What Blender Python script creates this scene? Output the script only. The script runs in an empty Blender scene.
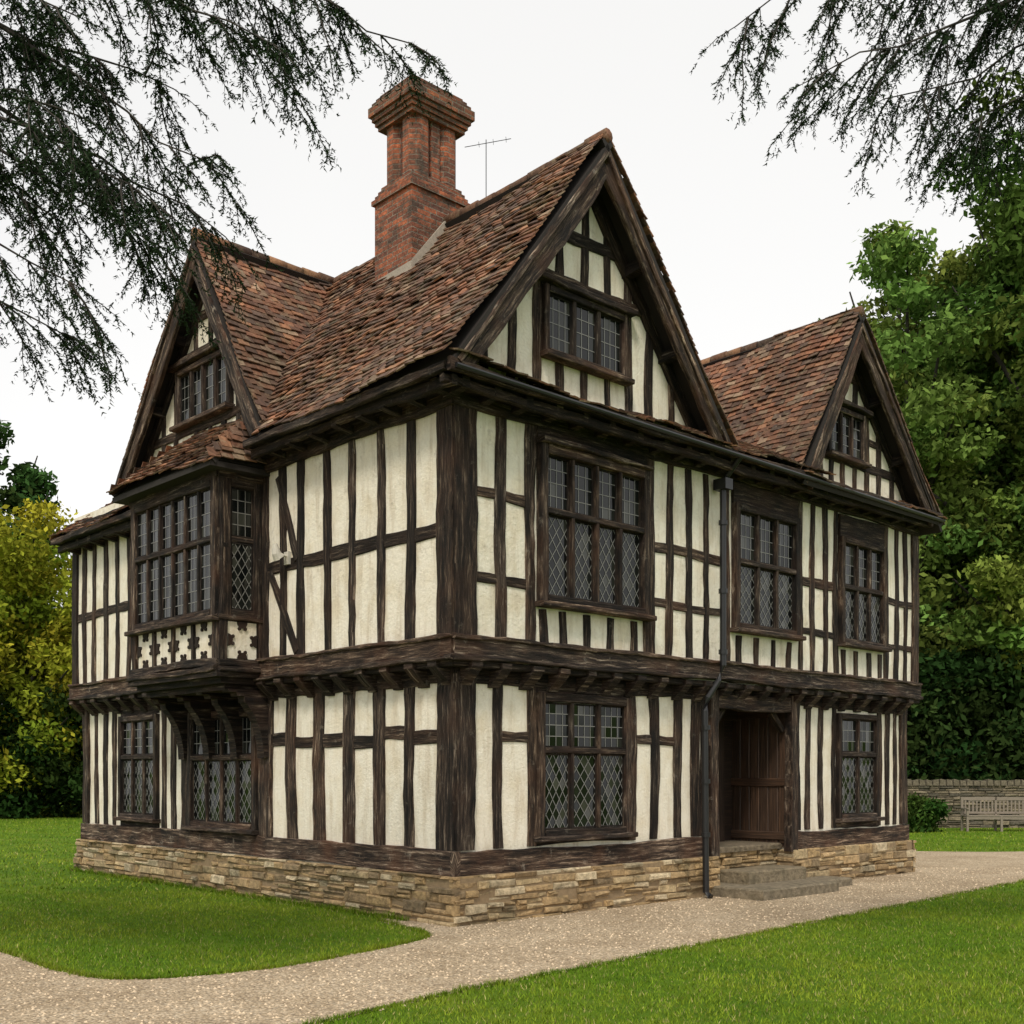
import bpy, math, random
import numpy as np
from mathutils import Vector, Matrix
random.seed(7); rng=np.random.default_rng(7)
S=bpy.context.scene
S.view_settings.view_transform='Standard'; S.view_settings.look='None'; S.view_settings.exposure=0

# ------------------------------------------------------------ materials
def newmat(name):
    m=bpy.data.materials.new(name); m.use_nodes=True
    nt=m.node_tree; nt.nodes.clear()
    o=nt.nodes.new('ShaderNodeOutputMaterial'); b=nt.nodes.new('ShaderNodeBsdfPrincipled')
    nt.links.new(b.outputs[0],o.inputs[0]); return m,nt,b,o
def N(nt,t,**k):
    n=nt.nodes.new(t)
    for a,v in k.items():
        if a in n.inputs: n.inputs[a].default_value=v
        else: setattr(n,a,v)
    return n
def L(nt,a,b): nt.links.new(a,b)
def noise(nt,vec,scale,detail=4,rough=.6):
    n=N(nt,'ShaderNodeTexNoise'); n.inputs['Scale'].default_value=scale; n.inputs['Detail'].default_value=detail; n.inputs['Roughness'].default_value=rough
    if vec is not None: L(nt,vec,n.inputs['Vector'])
    return n.outputs['Fac']
def ramp(nt,fac,stops):
    r=N(nt,'ShaderNodeValToRGB'); e=r.color_ramp.elements
    while len(e)<len(stops): e.new(.5)
    for i,(p,c) in enumerate(stops):
        e[i].position=p; e[i].color=(c[0],c[1],c[2],1) if hasattr(c,'__len__') else (c,c,c,1)
    L(nt,fac,r.inputs[0]); return r.outputs[0]
def mix(nt,a,b,f,bt='MIX'):
    m=N(nt,'ShaderNodeMix',data_type='RGBA',blend_type=bt)
    for s,i in ((f,0),(a,6),(b,7)):
        if isinstance(s,(int,float)): m.inputs[i].default_value=s
        elif isinstance(s,tuple): m.inputs[i].default_value=(*s,1)
        else: L(nt,s,m.inputs[i])
    return m.outputs[2]
def bump(nt,b,h,strength,dist=.01):
    n=N(nt,'ShaderNodeBump'); n.inputs['Strength'].default_value=strength; n.inputs['Distance'].default_value=dist
    L(nt,h,n.inputs['Height']); L(nt,n.outputs[0],b.inputs['Normal'])
def scaled(nt,src,sc):
    m=N(nt,'ShaderNodeMapping'); m.inputs['Scale'].default_value=sc; L(nt,src,m.inputs[0]); return m.outputs[0]
def attr(nt): return N(nt,'ShaderNodeAttribute',attribute_name='Col').outputs['Color']
def objc(nt): return N(nt,'ShaderNodeTexCoord').outputs['Object']
def uvc(nt): return N(nt,'ShaderNodeUVMap').outputs[0]

def mat_timber():
    m,nt,b,o=newmat('weathered_oak'); uv=uvc(nt)
    g=noise(nt,scaled(nt,uv,(2.0,30,1)),1,7,.78); g2=noise(nt,scaled(nt,uv,(1.3,7,1)),1,4,.65)
    oc=objc(nt); big=noise(nt,oc,1.6,4); bl=noise(nt,oc,6,6,.75)
    c=ramp(nt,g,[(.37,(.004,.003,.0025)),(.47,(.022,.015,.012)),(.56,(.070,.052,.040)),(.66,(.30,.255,.21))])
    c=mix(nt,c,ramp(nt,g2,[(.38,(.18,.165,.16)),(.64,(1.4,1.33,1.25))]),.9,'MULTIPLY')
    c=mix(nt,c,(.085,.036,.018),ramp(nt,big,[(.48,0),(.75,.4)]))
    c=mix(nt,c,(.20,.178,.15),ramp(nt,bl,[(.60,0),(.72,.55)]))
    c=mix(nt,c,attr(nt),1.0,'MULTIPLY')
    L(nt,c,b.inputs['Base Color']); b.inputs['Roughness'].default_value=.82; b.inputs['Specular IOR Level'].default_value=.3
    bump(nt,b,g,1.0,.03); return m
def mat_door():
    m,nt,b,o=newmat('door_oak'); uv=uvc(nt)
    g=noise(nt,scaled(nt,uv,(2,50,1)),1,5,.6)
    c=ramp(nt,g,[(.3,(.012,.007,.004)),(.55,(.045,.024,.014)),(.8,(.12,.065,.036))])
    c=mix(nt,c,attr(nt),1.0,'MULTIPLY')
    L(nt,c,b.inputs['Base Color']); b.inputs['Roughness'].default_value=.6
    bump(nt,b,g,.5,.01); return m
def mat_plaster():
    m,nt,b,o=newmat('cream_limewash_plaster'); oc=objc(nt)
    n1=noise(nt,oc,2.1,5); n2=noise(nt,scaled(nt,oc,(7,7,.9)),1,5,.68); n3=noise(nt,oc,30,5,.65)
    c=ramp(nt,n1,[(.32,(.76,.675,.52)),(.5,(.87,.81,.685)),(.68,(.82,.735,.58))])
    c=mix(nt,c,(.50,.40,.27),ramp(nt,n2,[(.48,0),(.70,.60)]))
    c=mix(nt,c,(.30,.235,.165),ramp(nt,noise(nt,oc,4.5,8,.8),[(.56,0),(.74,.6)]))
    c=mix(nt,c,ramp(nt,n3,[(.3,.90),(.6,1.02)]),.8,'MULTIPLY')
    L(nt,c,b.inputs['Base Color']); b.inputs['Roughness'].default_value=.9
    bump(nt,b,mix(nt,n3,n1,.6),.8,.035); return m
def mat_tile():
    m,nt,b,o=newmat('clay_tile'); oc=objc(nt)
    n=noise(nt,oc,24,4); big=noise(nt,oc,.9,5,.65); sm=noise(nt,oc,6,6,.75); mo=noise(nt,oc,2.3,6,.75)
    c=mix(nt,attr(nt),ramp(nt,n,[(.3,.5),(.7,1.35)]),.8,'MULTIPLY')
    c=mix(nt,c,(.050,.038,.028),ramp(nt,big,[(.40,0),(.70,.7)]))
    c=mix(nt,c,(.23,.19,.12),ramp(nt,sm,[(.52,0),(.69,.65)]))
    c=mix(nt,c,(.075,.075,.028),ramp(nt,mo,[(.56,0),(.70,.6)]))
    L(nt,c,b.inputs['Base Color']); b.inputs['Roughness'].default_value=.9; b.inputs['Specular IOR Level'].default_value=.3
    bump(nt,b,n,.5,.012); return m
def mat_brick():
    m,nt,b,o=newmat('red_brick'); uv=uvc(nt)
    t=N(nt,'ShaderNodeTexBrick'); L(nt,uv,t.inputs['Vector'])
    t.inputs['Scale'].default_value=1; t.inputs['Brick Width'].default_value=.215; t.inputs['Row Height'].default_value=.068
    t.inputs['Mortar Size'].default_value=.008; t.inputs['Mortar Smooth'].default_value=.3; t.inputs['Bias'].default_value=-.05
    t.inputs['Color1'].default_value=(.40,.115,.048,1); t.inputs['Color2'].default_value=(.11,.045,.03,1); t.inputs['Mortar'].default_value=(.24,.19,.14,1)
    oc=objc(nt); n=noise(nt,oc,3.4,7,.75); n2=noise(nt,oc,26,4)
    c=mix(nt,t.outputs[0],(.055,.042,.028),ramp(nt,n,[(.45,0),(.62,.8)]))
    c=mix(nt,c,ramp(nt,n2,[(.3,.5),(.7,1.4)]),.8,'MULTIPLY')
    c=mix(nt,c,attr(nt),1.0,'MULTIPLY')
    L(nt,c,b.inputs['Base Color']); b.inputs['Roughness'].default_value=.9
    inv=N(nt,'ShaderNodeMath',operation='SUBTRACT'); inv.inputs[0].default_value=1; L(nt,t.outputs['Fac'],inv.inputs[1])
    ad=N(nt,'ShaderNodeMath',operation='ADD'); L(nt,inv.outputs[0],ad.inputs[0]); L(nt,n2,ad.inputs[1])
    bump(nt,b,ad.outputs[0],.9,.02); return m
def mat_stone(name='rubble_stone'):
    m,nt,b,o=newmat(name); oc=objc(nt)
    n=noise(nt,oc,13,6,.7); n3=noise(nt,oc,2.2,5,.7)
    c=mix(nt,attr(nt),ramp(nt,n,[(.3,.40),(.7,1.5)]),.9,'MULTIPLY')
    c=mix(nt,c,(.085,.075,.040),ramp(nt,n3,[(.5,0),(.70,.65)]))
    L(nt,c,b.inputs['Base Color']); b.inputs['Roughness'].default_value=.95
    bump(nt,b,n,1.0,.04); return m
def mat_glass():
    m,nt,b,o=newmat('leaded_window_glass'); uv=uvc(nt)
    fl=N(nt,'ShaderNodeVectorMath',operation='FLOOR'); L(nt,uv,fl.inputs[0])
    w=N(nt,'ShaderNodeTexWhiteNoise',noise_dimensions='3D'); L(nt,fl.outputs[0],w.inputs['Vector'])
    sub=N(nt,'ShaderNodeVectorMath',operation='SUBTRACT'); L(nt,w.outputs['Color'],sub.inputs[0]); sub.inputs[1].default_value=(.5,.5,.5)
    sc=N(nt,'ShaderNodeVectorMath',operation='SCALE'); L(nt,sub.outputs[0],sc.inputs[0]); sc.inputs['Scale'].default_value=.13
    ge=N(nt,'ShaderNodeNewGeometry'); ad=N(nt,'ShaderNodeVectorMath',operation='ADD'); L(nt,ge.outputs['Normal'],ad.inputs[0]); L(nt,sc.outputs[0],ad.inputs[1])
    nm=N(nt,'ShaderNodeVectorMath',operation='NORMALIZE'); L(nt,ad.outputs[0],nm.inputs[0]); L(nt,nm.outputs[0],b.inputs['Normal'])
    c=ramp(nt,w.outputs['Value'],[(.2,(.004,.005,.005)),(.8,(.014,.016,.014)),(1,(.06,.06,.048))])
    L(nt,c,b.inputs['Base Color']); b.inputs['Roughness'].default_value=.08; b.inputs['IOR'].default_value=1.42
    return m
def mat_simple(name,col,rough=.7,metal=0,nz=0):
    m,nt,b,o=newmat(name)
    if nz:
        n=noise(nt,objc(nt),nz,4); c=mix(nt,tuple(x*.6 for x in col),tuple(min(1,x*1.35) for x in col),n); L(nt,c,b.inputs['Base Color']); bump(nt,b,n,.2,.01)
    else: b.inputs['Base Color'].default_value=(*col,1)
    b.inputs['Roughness'].default_value=rough; b.inputs['Metallic'].default_value=metal; return m
def mat_leaf(name,trans=0):
    m,nt,b,o=newmat(name); nt.nodes.remove(b); a=attr(nt)
    d=N(nt,'ShaderNodeBsdfDiffuse'); L(nt,a,d.inputs[0])
    if trans:
        t=N(nt,'ShaderNodeBsdfTranslucent'); L(nt,a,t.inputs[0]); mx=N(nt,'ShaderNodeMixShader'); mx.inputs[0].default_value=trans
        L(nt,d.outputs[0],mx.inputs[1]); L(nt,t.outputs[0],mx.inputs[2]); L(nt,mx.outputs[0],o.inputs[0])
    else: L(nt,d.outputs[0],o.inputs[0])
    return m
def mat_bark():
    m,nt,b,o=newmat('bark'); oc=objc(nt); n=noise(nt,scaled(nt,oc,(8,8,1.5)),1,4,.7)
    L(nt,ramp(nt,n,[(.3,(.012,.010,.008)),(.7,(.065,.055,.043))]),b.inputs['Base Color']); b.inputs['Roughness'].default_value=.95; return m
def mat_lawn():
    m,nt,b,o=newmat('lawn_grass'); oc=objc(nt)
    n=noise(nt,oc,.8,5,.65); n2=noise(nt,oc,7,5,.7); n3=noise(nt,oc,110,3)
    c=ramp(nt,n,[(.3,(.075,.165,.010)),(.5,(.115,.215,.014)),(.7,(.18,.26,.024))])
    c=mix(nt,c,(.22,.25,.05),ramp(nt,n2,[(.5,0),(.75,.55)]))
    c=mix(nt,c,ramp(nt,n3,[(.3,.45),(.7,1.4)]),.8,'MULTIPLY')
    L(nt,c,b.inputs['Base Color']); b.inputs['Roughness'].default_value=.9; b.inputs['Specular IOR Level'].default_value=.1
    bump(nt,b,n3,.9,.03); return m
def mat_gravel():
    m,nt,b,o=newmat('gravel'); oc=objc(nt)
    v=N(nt,'ShaderNodeTexVoronoi'); v.inputs['Scale'].default_value=42; L(nt,oc,v.inputs['Vector'])
    v2=N(nt,'ShaderNodeTexVoronoi'); v2.inputs['Scale'].default_value=90; L(nt,oc,v2.inputs['Vector'])
    c=ramp(nt,v.outputs['Color'],[(0,(.26,.18,.105)),(.4,(.50,.38,.25)),(.75,(.68,.55,.40)),(1,(.85,.74,.59))])
    c2=ramp(nt,v2.outputs['Color'],[(0,(.28,.20,.12)),(1,(.78,.65,.48))])
    c=mix(nt,c,c2,.4)
    c=mix(nt,c,ramp(nt,v.outputs['Distance'],[(.35,1),(.75,.35)]),.7,'MULTIPLY')
    n=noise(nt,oc,1.1,6,.65); c=mix(nt,c,ramp(nt,n,[(.3,(.72,.67,.58)),(.7,(1.15,1.15,1.12))]),.9,'MULTIPLY')
    L(nt,c,b.inputs['Base Color']); b.inputs['Roughness'].default_value=.95
    inv=N(nt,'ShaderNodeMath',operation='SUBTRACT'); inv.inputs[0].default_value=1; L(nt,v.outputs['Distance'],inv.inputs[1])
    bump(nt,b,inv.outputs[0],1.0,.016); return m
M_T=mat_timber(); M_D=mat_door(); M_P=mat_plaster(); M_R=mat_tile(); M_B=mat_brick(); M_S=mat_stone(); M_G=mat_glass()
M_LEAD=mat_simple('lead_came',(.20,.195,.18),.5); M_BLK=mat_simple('black_iron',(.012,.012,.013),.4)
M_MORT=mat_simple('lime_mortar',(.26,.185,.105),.95,0,20); M_DARK=mat_simple('dark_underlay',(.02,.015,.012),.9)
M_FLASH=mat_simple('mortar_flashing',(.36,.31,.25),.9,0,18); M_SLAB=mat_stone('step_stone'); M_BARK=mat_bark(); M_LEAF=mat_leaf('leaf',.22); M_NEED=mat_leaf('conifer_needles'); M_GRASS=mat_leaf('grass_blade')
M_WHITE=mat_simple('white_enamel',(.6,.56,.48),.5,0,10); M_BENCH=mat_simple('bench_teak',(.24,.20,.155),.8,0,25)

# ------------------------------------------------------------ mesh builder
def empty(name,loc=(0,0,0),rz=0):
    e=bpy.data.objects.new(name,None); S.collection.objects.link(e); e.location=loc; e.rotation_euler=(0,0,rz); return e
class MB:
    def __init__(s): s.v=[]; s.f=[]; s.c=[]; s.uv=[]
    def face(s,idx,col,uv=None):
        s.f.append(idx); s.c.append(col); s.uv.append(uv if uv else [(0,0)]*len(idx))
    def poly(s,pts,col=(1,1,1),uv=None):
        i=len(s.v); s.v+= [tuple(p) for p in pts]; s.face(list(range(i,i+len(pts))),col,uv)
    def hexa(s,p,col=(1,1,1)):
        for q in ((0,3,2,1),(4,5,6,7),(0,1,5,4),(1,2,6,5),(2,3,7,6),(3,0,4,7)):
            P=[Vector(p[k]) for k in q]
            n=(P[1]-P[0]).cross(P[2]-P[0]); n=n.normalized() if n.length>1e-9 else Vector((0,0,1))
            if abs(n.z)<.7:
                hz=Vector((n.y,-n.x,0)); hz=hz.normalized(); uv=[(hz.dot(x),x.z) for x in P]
            else: uv=[(x.x,x.y) for x in P]
            s.poly(P,col,uv)
    def box(s,a,b,col=(1,1,1)):
        x0,y0,z0=a; x1,y1,z1=b
        s.hexa([(x0,y0,z0),(x1,y0,z0),(x1,y1,z0),(x0,y1,z0),(x0,y0,z1),(x1,y0,z1),(x1,y1,z1),(x0,y1,z1)],col)
    def tube(s,pts,rad,sides=8,col=(1,1,1),cap=True):
        pts=[Vector(p) for p in pts]; rings=[]
        for i,p in enumerate(pts):
            d=(pts[min(i+1,len(pts)-1)]-pts[max(i-1,0)]).normalized()
            a=d.cross(Vector((0,0,1)) if abs(d.z)<.9 else Vector((1,0,0))).normalized(); b=d.cross(a)
            r=rad[i] if hasattr(rad,'__len__') else rad
            i0=len(s.v); s.v+=[tuple(p+(a*math.cos(t)+b*math.sin(t))*r) for t in [2*math.pi*k/sides for k in range(sides)]]; rings.append(i0)
        for r0,r1 in zip(rings,rings[1:]):
            for k in range(sides): s.face([r0+k,r0+(k+1)%sides,r1+(k+1)%sides,r1+k],col)
        if cap:
            s.face([rings[0]+k for k in range(sides)][::-1],col); s.face([rings[-1]+k for k in range(sides)],col)
    def build(s,name,mat,parent=None,smooth=False):
        me=bpy.data.meshes.new(name); me.from_pydata(s.v,[],s.f); me.materials.append(mat)
        ca=me.color_attributes.new('Col','FLOAT_COLOR','CORNER')
        cols=[];uvs=[]
        for f,c,u in zip(s.f,s.c,s.uv):
            cols+= [ (c[0],c[1],c[2],1) ]*len(f); uvs+=u
        ca.data.foreach_set('color',np.array(cols,dtype=np.float32).ravel())
        ul=me.uv_layers.new(name='UVMap'); ul.data.foreach_set('uv',np.array(uvs,dtype=np.float32).ravel())
        if smooth: me.polygons.foreach_set('use_smooth',[True]*len(me.polygons))
        me.update(); ob=bpy.data.objects.new(name,me); S.collection.objects.link(ob)
        if parent: ob.parent=parent
        return ob
class W:
    def __init__(s,O,U,Nn): s.O=Vector(O); s.U=Vector(U); s.N=Vector(Nn)
    def p(s,u,z,n=0): return s.O+s.U*u+s.N*n+Vector((0,0,z))
def R(a,b): return random.uniform(a,b)
def beam(mb,w,u0,z0,u1,z1,wd,n0=-.02,n1=.024,br=None,jit=.012,ch=.010):
    A=Vector((u0,z0)); B=Vector((u1,z1)); d=B-A; ln=d.length
    if ln<.02: return
    d/=ln; q=Vector((-d.y,d.x)); k=max(1,int(ln/.18)); off=(R(0,50),R(0,50))
    if br is None: br=R(.5,1.7)
    w_=R(.97,1.08); col=(br*w_,br,br*(2-w_)*.98)
    prev=None; bow=R(-1,1)*(.016 if jit>.008 else .004)*min(ln,2); ph=R(0,6); a1,a2=R(-1,1),R(-1,1)
    big=jit>.008
    for i in range(k+1):
        t=i/k; wob=jit*.6*math.sin(ph+t*ln*3); c=A+d*(ln*t)+q*(bow*math.sin(math.pi*t)+wob)
        tw=.012*(a1*math.sin(ph+t*ln*1.9)) if big else 0
        hl=wd/2+R(-jit,jit)*.8+tw; hr=wd/2+R(-jit,jit)*.8+tw
        nn=n1+R(-.004,.004)
        prof=[(-hl,n0),(-hl,nn-ch),(-hl+ch,nn),(hr-ch,nn),(hr,nn-ch),(hr,n0)]
        ring=[]
        for s_,n_ in prof:
            pt=c+q*s_; ring.append(len(mb.v)); mb.v.append(tuple(w.p(pt.x,pt.y,n_)))
        if prev:
            for j in range(5):
                v0=prof[j][0]; v1=prof[j+1][0]+(.03 if j in(0,4) else 0)
                ua=off[0]+ln*(t-1/k); ub=off[0]+ln*t
                mb.face([prev[j],prev[j+1],ring[j+1],ring[j]],col,[(ua,off[1]+v0),(ua,off[1]+v1),(ub,off[1]+v1),(ub,off[1]+v0)])
        if i in(0,k): mb.face(ring if i==0 else ring[::-1],col,[(off[0],off[1]+.05*j) for j in range(6)])
        prev=ring

ANG=math.atan2(.6838,.7297)
HX,HY=-.61,12.5
house=empty('timber_framed_manor_house',(HX,HY,0),ANG)
def toworld(a,b): return (HX+.7297*a-.6838*b, HY+.6838*a+.7297*b)
FL=W((0,0,0),(1,0,0),(0,-1,0)); FU=W((0,-.15,0),(1,0,0),(0,-1,0))
LL=W((0,0,0),(0,1,0),(-1,0,0)); LU=W((-.15,0,0),(0,1,0),(-1,0,0))
HA,HB=9.73,9.6
T=MB(); GL=MB(); LD=MB(); PL=MB()
RD=1.0
PL.box((0,0,.5),(4.45,HB,2.9)); PL.box((6.35,0,.5),(HA,HB,2.9)); PL.box((4.4,RD+.05,.5),(6.4,HB-.01,2.89))
PL.box((-.15,-.15,2.80),(HA+.1,HB+.1,5.9))
T.box((-.19,-.19,2.775),(HA+.09,.05,2.797),(.4,.4,.4)); T.box((-.19,.05,2.775),(.05,HB+.09,2.797),(.4,.4,.4))

# ------------------------------------------------------------ windows
def lead_lines(w,u0,u1,z0,z1,diam,n=.02):
    wd=.0048
    def strip(a,b):
        a=Vector(a);b=Vector(b);d=(b-a)
        if d.length<.02:return
        d.normalize();q=Vector((-d.y,d.x))*wd
        LD.poly([w.p(*(a+q),n),w.p(*(b+q),n),w.p(*(b-q),n),w.p(*(a-q),n)])
    cw=u1-u0; chh=z1-z0
    if diam:
        nx=max(2,round(cw/.125)); dw=cw/nx; nz=max(2,round(chh/.17)); dh=chh/nz; s=dh/dw
        for sg in(1,-1):
            for c in range(-nx-nz-1,nx+nz+2):
                za=z0+c*dh+dh*.5; zb=za+sg*s*cw
                dz=zb-za
                t0=(z0-za)/dz; t1=(z1-za)/dz
                if t0>t1:t0,t1=t1,t0
                lo=max(0,t0);hi=min(1,t1)
                if hi-lo>.01: strip((u0+cw*lo,za+dz*lo),(u0+cw*hi,za+dz*hi))
        f=lambda u,z:((u-u0)/dw+(z-z0)/dh+.5,(u-u0)/dw-(z-z0)/dh+.5)
    else:
        nx=max(2,round(cw/.11)); nz=max(2,round(chh/.15)); dw=cw/nx; dh=chh/nz
        for i in range(1,nx): strip((u0+i*dw,z0),(u0+i*dw,z1))
        for i in range(1,nz): strip((u0,z0+i*dh),(u1,z0+i*dh))
        f=lambda u,z:((u-u0)/dw,(z-z0)/dh)
    o=(random.randint(0,90),random.randint(0,90))
    q=[(u0,z0),(u1,z0),(u1,z1),(u0,z1)]
    GL.poly([w.p(a,b,n-.006) for a,b in q],(1,1,1),[(f(a,b)[0]+o[0]+.001,f(a,b)[1]+o[1]+.001) for a,b in q])
def window(w,u0,u1,z0,z1,nl,tr=None,fw=.10,dep=.075,top='r',bot='d',sill=True):
    beam(T,w,u0-fw/2,z0-fw,u0-fw/2,z1+fw,fw,-.02,dep,jit=.004); beam(T,w,u1+fw/2,z0-fw,u1+fw/2,z1+fw,fw,-.02,dep,jit=.004)
    beam(T,w,u0,z1+fw/2,u1,z1+fw/2,fw,-.02,dep+.004,jit=.004); beam(T,w,u0,z0-fw/2,u1,z0-fw/2,fw,-.02,dep+.004,jit=.004)
    if sill: beam(T,w,u0-fw*1.4,z0-fw,u1+fw*1.4,z0-fw,.06,-.02,dep+.07,jit=.003,br=1.8)
    ms=.055; cw=(u1-u0)/nl
    rows=[(z0,z1,bot)] if tr is None else [(z0,tr-.035,bot),(tr+.035,z1,top)]
    if tr: beam(T,w,u0,tr,u1,tr,.07,0,dep-.008,jit=.002)
    for i in range(1,nl): beam(T,w,u0+i*cw,z0,u0+i*cw,z1,ms,0,dep-.015,jit=.002)
    for i in range(nl):
        for (a,b,k) in rows:
            l=u0+i*cw+ms/2; r=u0+(i+1)*cw-ms/2
            if i==0:l=u0
            if i==nl-1:r=u1
            lead_lines(w,l,r,a,b,k=='d')
            for (x0,y0,x1,y1) in((l,a+.01,r,a+.01),(l,b-.01,r,b-.01),(l+.01,a,l+.01,b),(r-.01,a,r-.01,b)):
                beam(T,w,x0,y0,x1,y1,.02,0,.032,br=.5,jit=0,ch=.002)
def posts(w,us,z0,z1,wd,**k):
    for u in us: beam(T,w,u+R(-.02,.02),z0,u+R(-.02,.02),z1,wd*R(.85,1.2),**k)
def rail(w,u0,u1,z,wd=.13,**k): beam(T,w,u0,z+R(-.012,.012),u1,z+R(-.012,.012),wd,n1=k.pop('n1',.018),**k)

# ---- front, ground floor
zs,zt=.80,2.72
beam(T,FL,-.06,.66,4.45,.66,.27,-.02,.06,br=2.2); beam(T,FL,6.35,.66,HA+.03,.66,.27,-.02,.06,br=2.2)
beam(T,FL,.10,zs,.10,2.8,.27,-.02,.05,br=1.1); beam(T,FL,HA-.09,zs,HA-.09,2.8,.2,-.02,.05)
posts(FL,[.63],zs,zt,.15); posts(FL,[1.14,2.87],zs,zt,.16)
posts(FL,[3.30],zs,zt,.15); posts(FL,[3.80],zs,zt,.17); posts(FL,[4.15,4.33],zs,zt,.17,br=.7)
rail(FL,.65,1.1,2.06,.13); rail(FL,2.93,3.75,2.05,.12); rail(FL,.22,4.4,2.68,.12,n1=.03)
window(FL,1.30,2.70,.98,2.46,3,1.90,fw=.10,bot='d',top='r')
rail(FL,1.2,2.8,2.60,.14); rail(FL,1.2,2.8,.84,.1)
posts(FL,[6.47],zs,zt,.22,n1=.05); posts(FL,[6.82,7.18],zs,zt,.13); posts(FL,[7.52,8.86],zs,zt,.12)
posts(FL,[9.12,9.38],zs,zt,.11); rail(FL,6.4,HA,2.68,.12,n1=.03); rail(FL,7.55,8.85,.84,.1)
window(FL,7.68,8.70,1.0,2.46,2,1.92,fw=.09)
# ---- left, ground floor
beam(T,LL,-.06,.66,HB+.05,.66,.27,-.02,.06,br=2.2)
beam(T,LL,.12,zs,.12,2.8,.3,-.02,.05,br=1.0); beam(T,LL,HB-.09,zs,HB-.09,2.8,.2,-.02,.05)
posts(LL,[.78,1.34,1.95,2.60,3.22],zs,zt,.21); posts(LL,[3.80],zs,zt,.26,n1=.05); posts(LL,[6.02],zs,zt,.22,n1=.05)
us=[.28,.78,1.34,1.95,2.60,3.22,3.7]
for i in range(6): rail(LL,us[i],us[i+1],2.04+R(-.05,.05),.15)
rail(LL,.25,HB,2.68,.12,n1=.03)
window(LL,4.12,5.80,.95,2.40,4,1.85,fw=.10); rail(LL,4,5.9,2.54,.14); rail(LL,4,5.9,.82,.08)
posts(LL,[6.40,6.72],zs,zt,.13); window(LL,6.98,8.10,1.0,2.44,3,1.88,fw=.09); rail(LL,6.9,8.2,.84,.1); rail(LL,6.9,8.2,2.58,.1)
posts(LL,[8.45,8.78,9.12],zs,zt,.13)
# ---- jetty bressumers and joist ends
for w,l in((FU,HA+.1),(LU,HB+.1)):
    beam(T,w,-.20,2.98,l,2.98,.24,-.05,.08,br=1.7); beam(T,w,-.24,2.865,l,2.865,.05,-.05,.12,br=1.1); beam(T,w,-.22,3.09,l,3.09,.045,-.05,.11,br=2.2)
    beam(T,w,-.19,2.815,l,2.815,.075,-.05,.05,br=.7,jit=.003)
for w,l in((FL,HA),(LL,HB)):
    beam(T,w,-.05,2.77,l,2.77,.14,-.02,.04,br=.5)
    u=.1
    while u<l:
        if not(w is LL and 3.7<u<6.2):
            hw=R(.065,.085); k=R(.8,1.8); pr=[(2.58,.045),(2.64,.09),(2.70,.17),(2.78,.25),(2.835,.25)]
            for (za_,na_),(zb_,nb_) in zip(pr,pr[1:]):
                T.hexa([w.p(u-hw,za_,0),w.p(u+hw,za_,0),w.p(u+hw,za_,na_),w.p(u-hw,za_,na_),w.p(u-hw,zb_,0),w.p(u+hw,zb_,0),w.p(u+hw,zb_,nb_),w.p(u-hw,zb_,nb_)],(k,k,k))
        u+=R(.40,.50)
# ---- front, first floor
z0,z1=3.10,5.56
beam(T,FU,.0,z0,.0,5.75,.32,-.02,.04,br=.9); beam(T,FU,HA,z0,HA,5.75,.2,-.02,.04)
posts(FU,[.50],z0,z1,.14); posts(FU,[.98],z0,z1,.17,n1=.03); posts(FU,[3.03],z0,z1,.17,n1=.03)
rail(FU,.15,.92,4.68,.13); rail(FU,.15,.92,3.76,.13); rail(FU,3.1,4.5,4.45,.14); rail(FU,3.1,4.5,3.78,.11)
posts(FU,[3.42,3.80,4.16],z0,z1,.12)
window(FU,1.18,2.84,3.66,5.26,4,4.62,fw=.11,dep=.10); rail(FU,1.05,2.95,5.48,.22,n1=.05); rail(FU,1.05,2.95,5.40,.05,n1=.16)
posts(FU,[1.50,1.90,2.32,2.72],z0,3.5,.11); posts(FU,[1.18],z0,3.5,.1)
posts(FU,[4.62],z0,z1,.15); window(FU,4.84,6.18,3.66,5.18,3,4.50,fw=.10,dep=.09); rail(FU,4.74,6.28,5.41,.30,br=.7,n1=.05); posts(FU,[4.9,5.3,5.72,6.1],z0,3.5,.11)
posts(FU,[6.40,6.72,7.05],z0,z1,.12); rail(FU,6.3,7.35,4.42,.13); rail(FU,6.3,7.35,3.7,.1); posts(FU,[7.34],z0,z1,.12)
window(FU,7.50,8.62,3.66,5.10,3,4.45,fw=.09,dep=.09); rail(FU,7.41,8.71,5.36,.36,br=.7,n1=.05); posts(FU,[7.55,7.9,8.3,8.65],z0,3.5,.1)
posts(FU,[8.82,9.15,9.45],z0,z1,.12); rail(FU,8.8,HA,4.38,.12); rail(FU,8.8,HA,3.66,.09)
# ---- left, first floor
beam(T,LU,-.02,z0,-.02,5.75,.26,-.02,.04,br=.9); beam(T,LU,HB,z0,HB,5.75,.2,-.02,.04)
posts(LU,[.58,1.12,1.68,2.20,2.78,3.20],z0,z1,.145); posts(LU,[3.60],z0,z1,.18); rail(LU,.1,3.6,4.26,.16)
beam(T,LU,2.85,4.3,3.30,5.4,.12,n1=.028,br=.8); beam(T,LU,2.86,3.15,3.5,4.2,.12,n1=.028,br=.8)
posts(LU,[6.35,6.75],z0,z1,.14); beam(T,LU,6.45,4.35,7.05,5.3,.12,n1=.028); posts(LU,[7.15,7.6,8.02,8.45,8.88,9.25],z0,z1,.13); rail(LU,6.3,HB,4.2,.14)
# ---- top plates
for w,l in((FU,HA+.1),(LU,HB+.1)):
    beam(T,w,-.2,5.62,l,5.62,.16,-.02,.07,br=.9); beam(T,w,-.25,5.72,l,5.72,.07,-.02,.14,br=.7)
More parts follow.
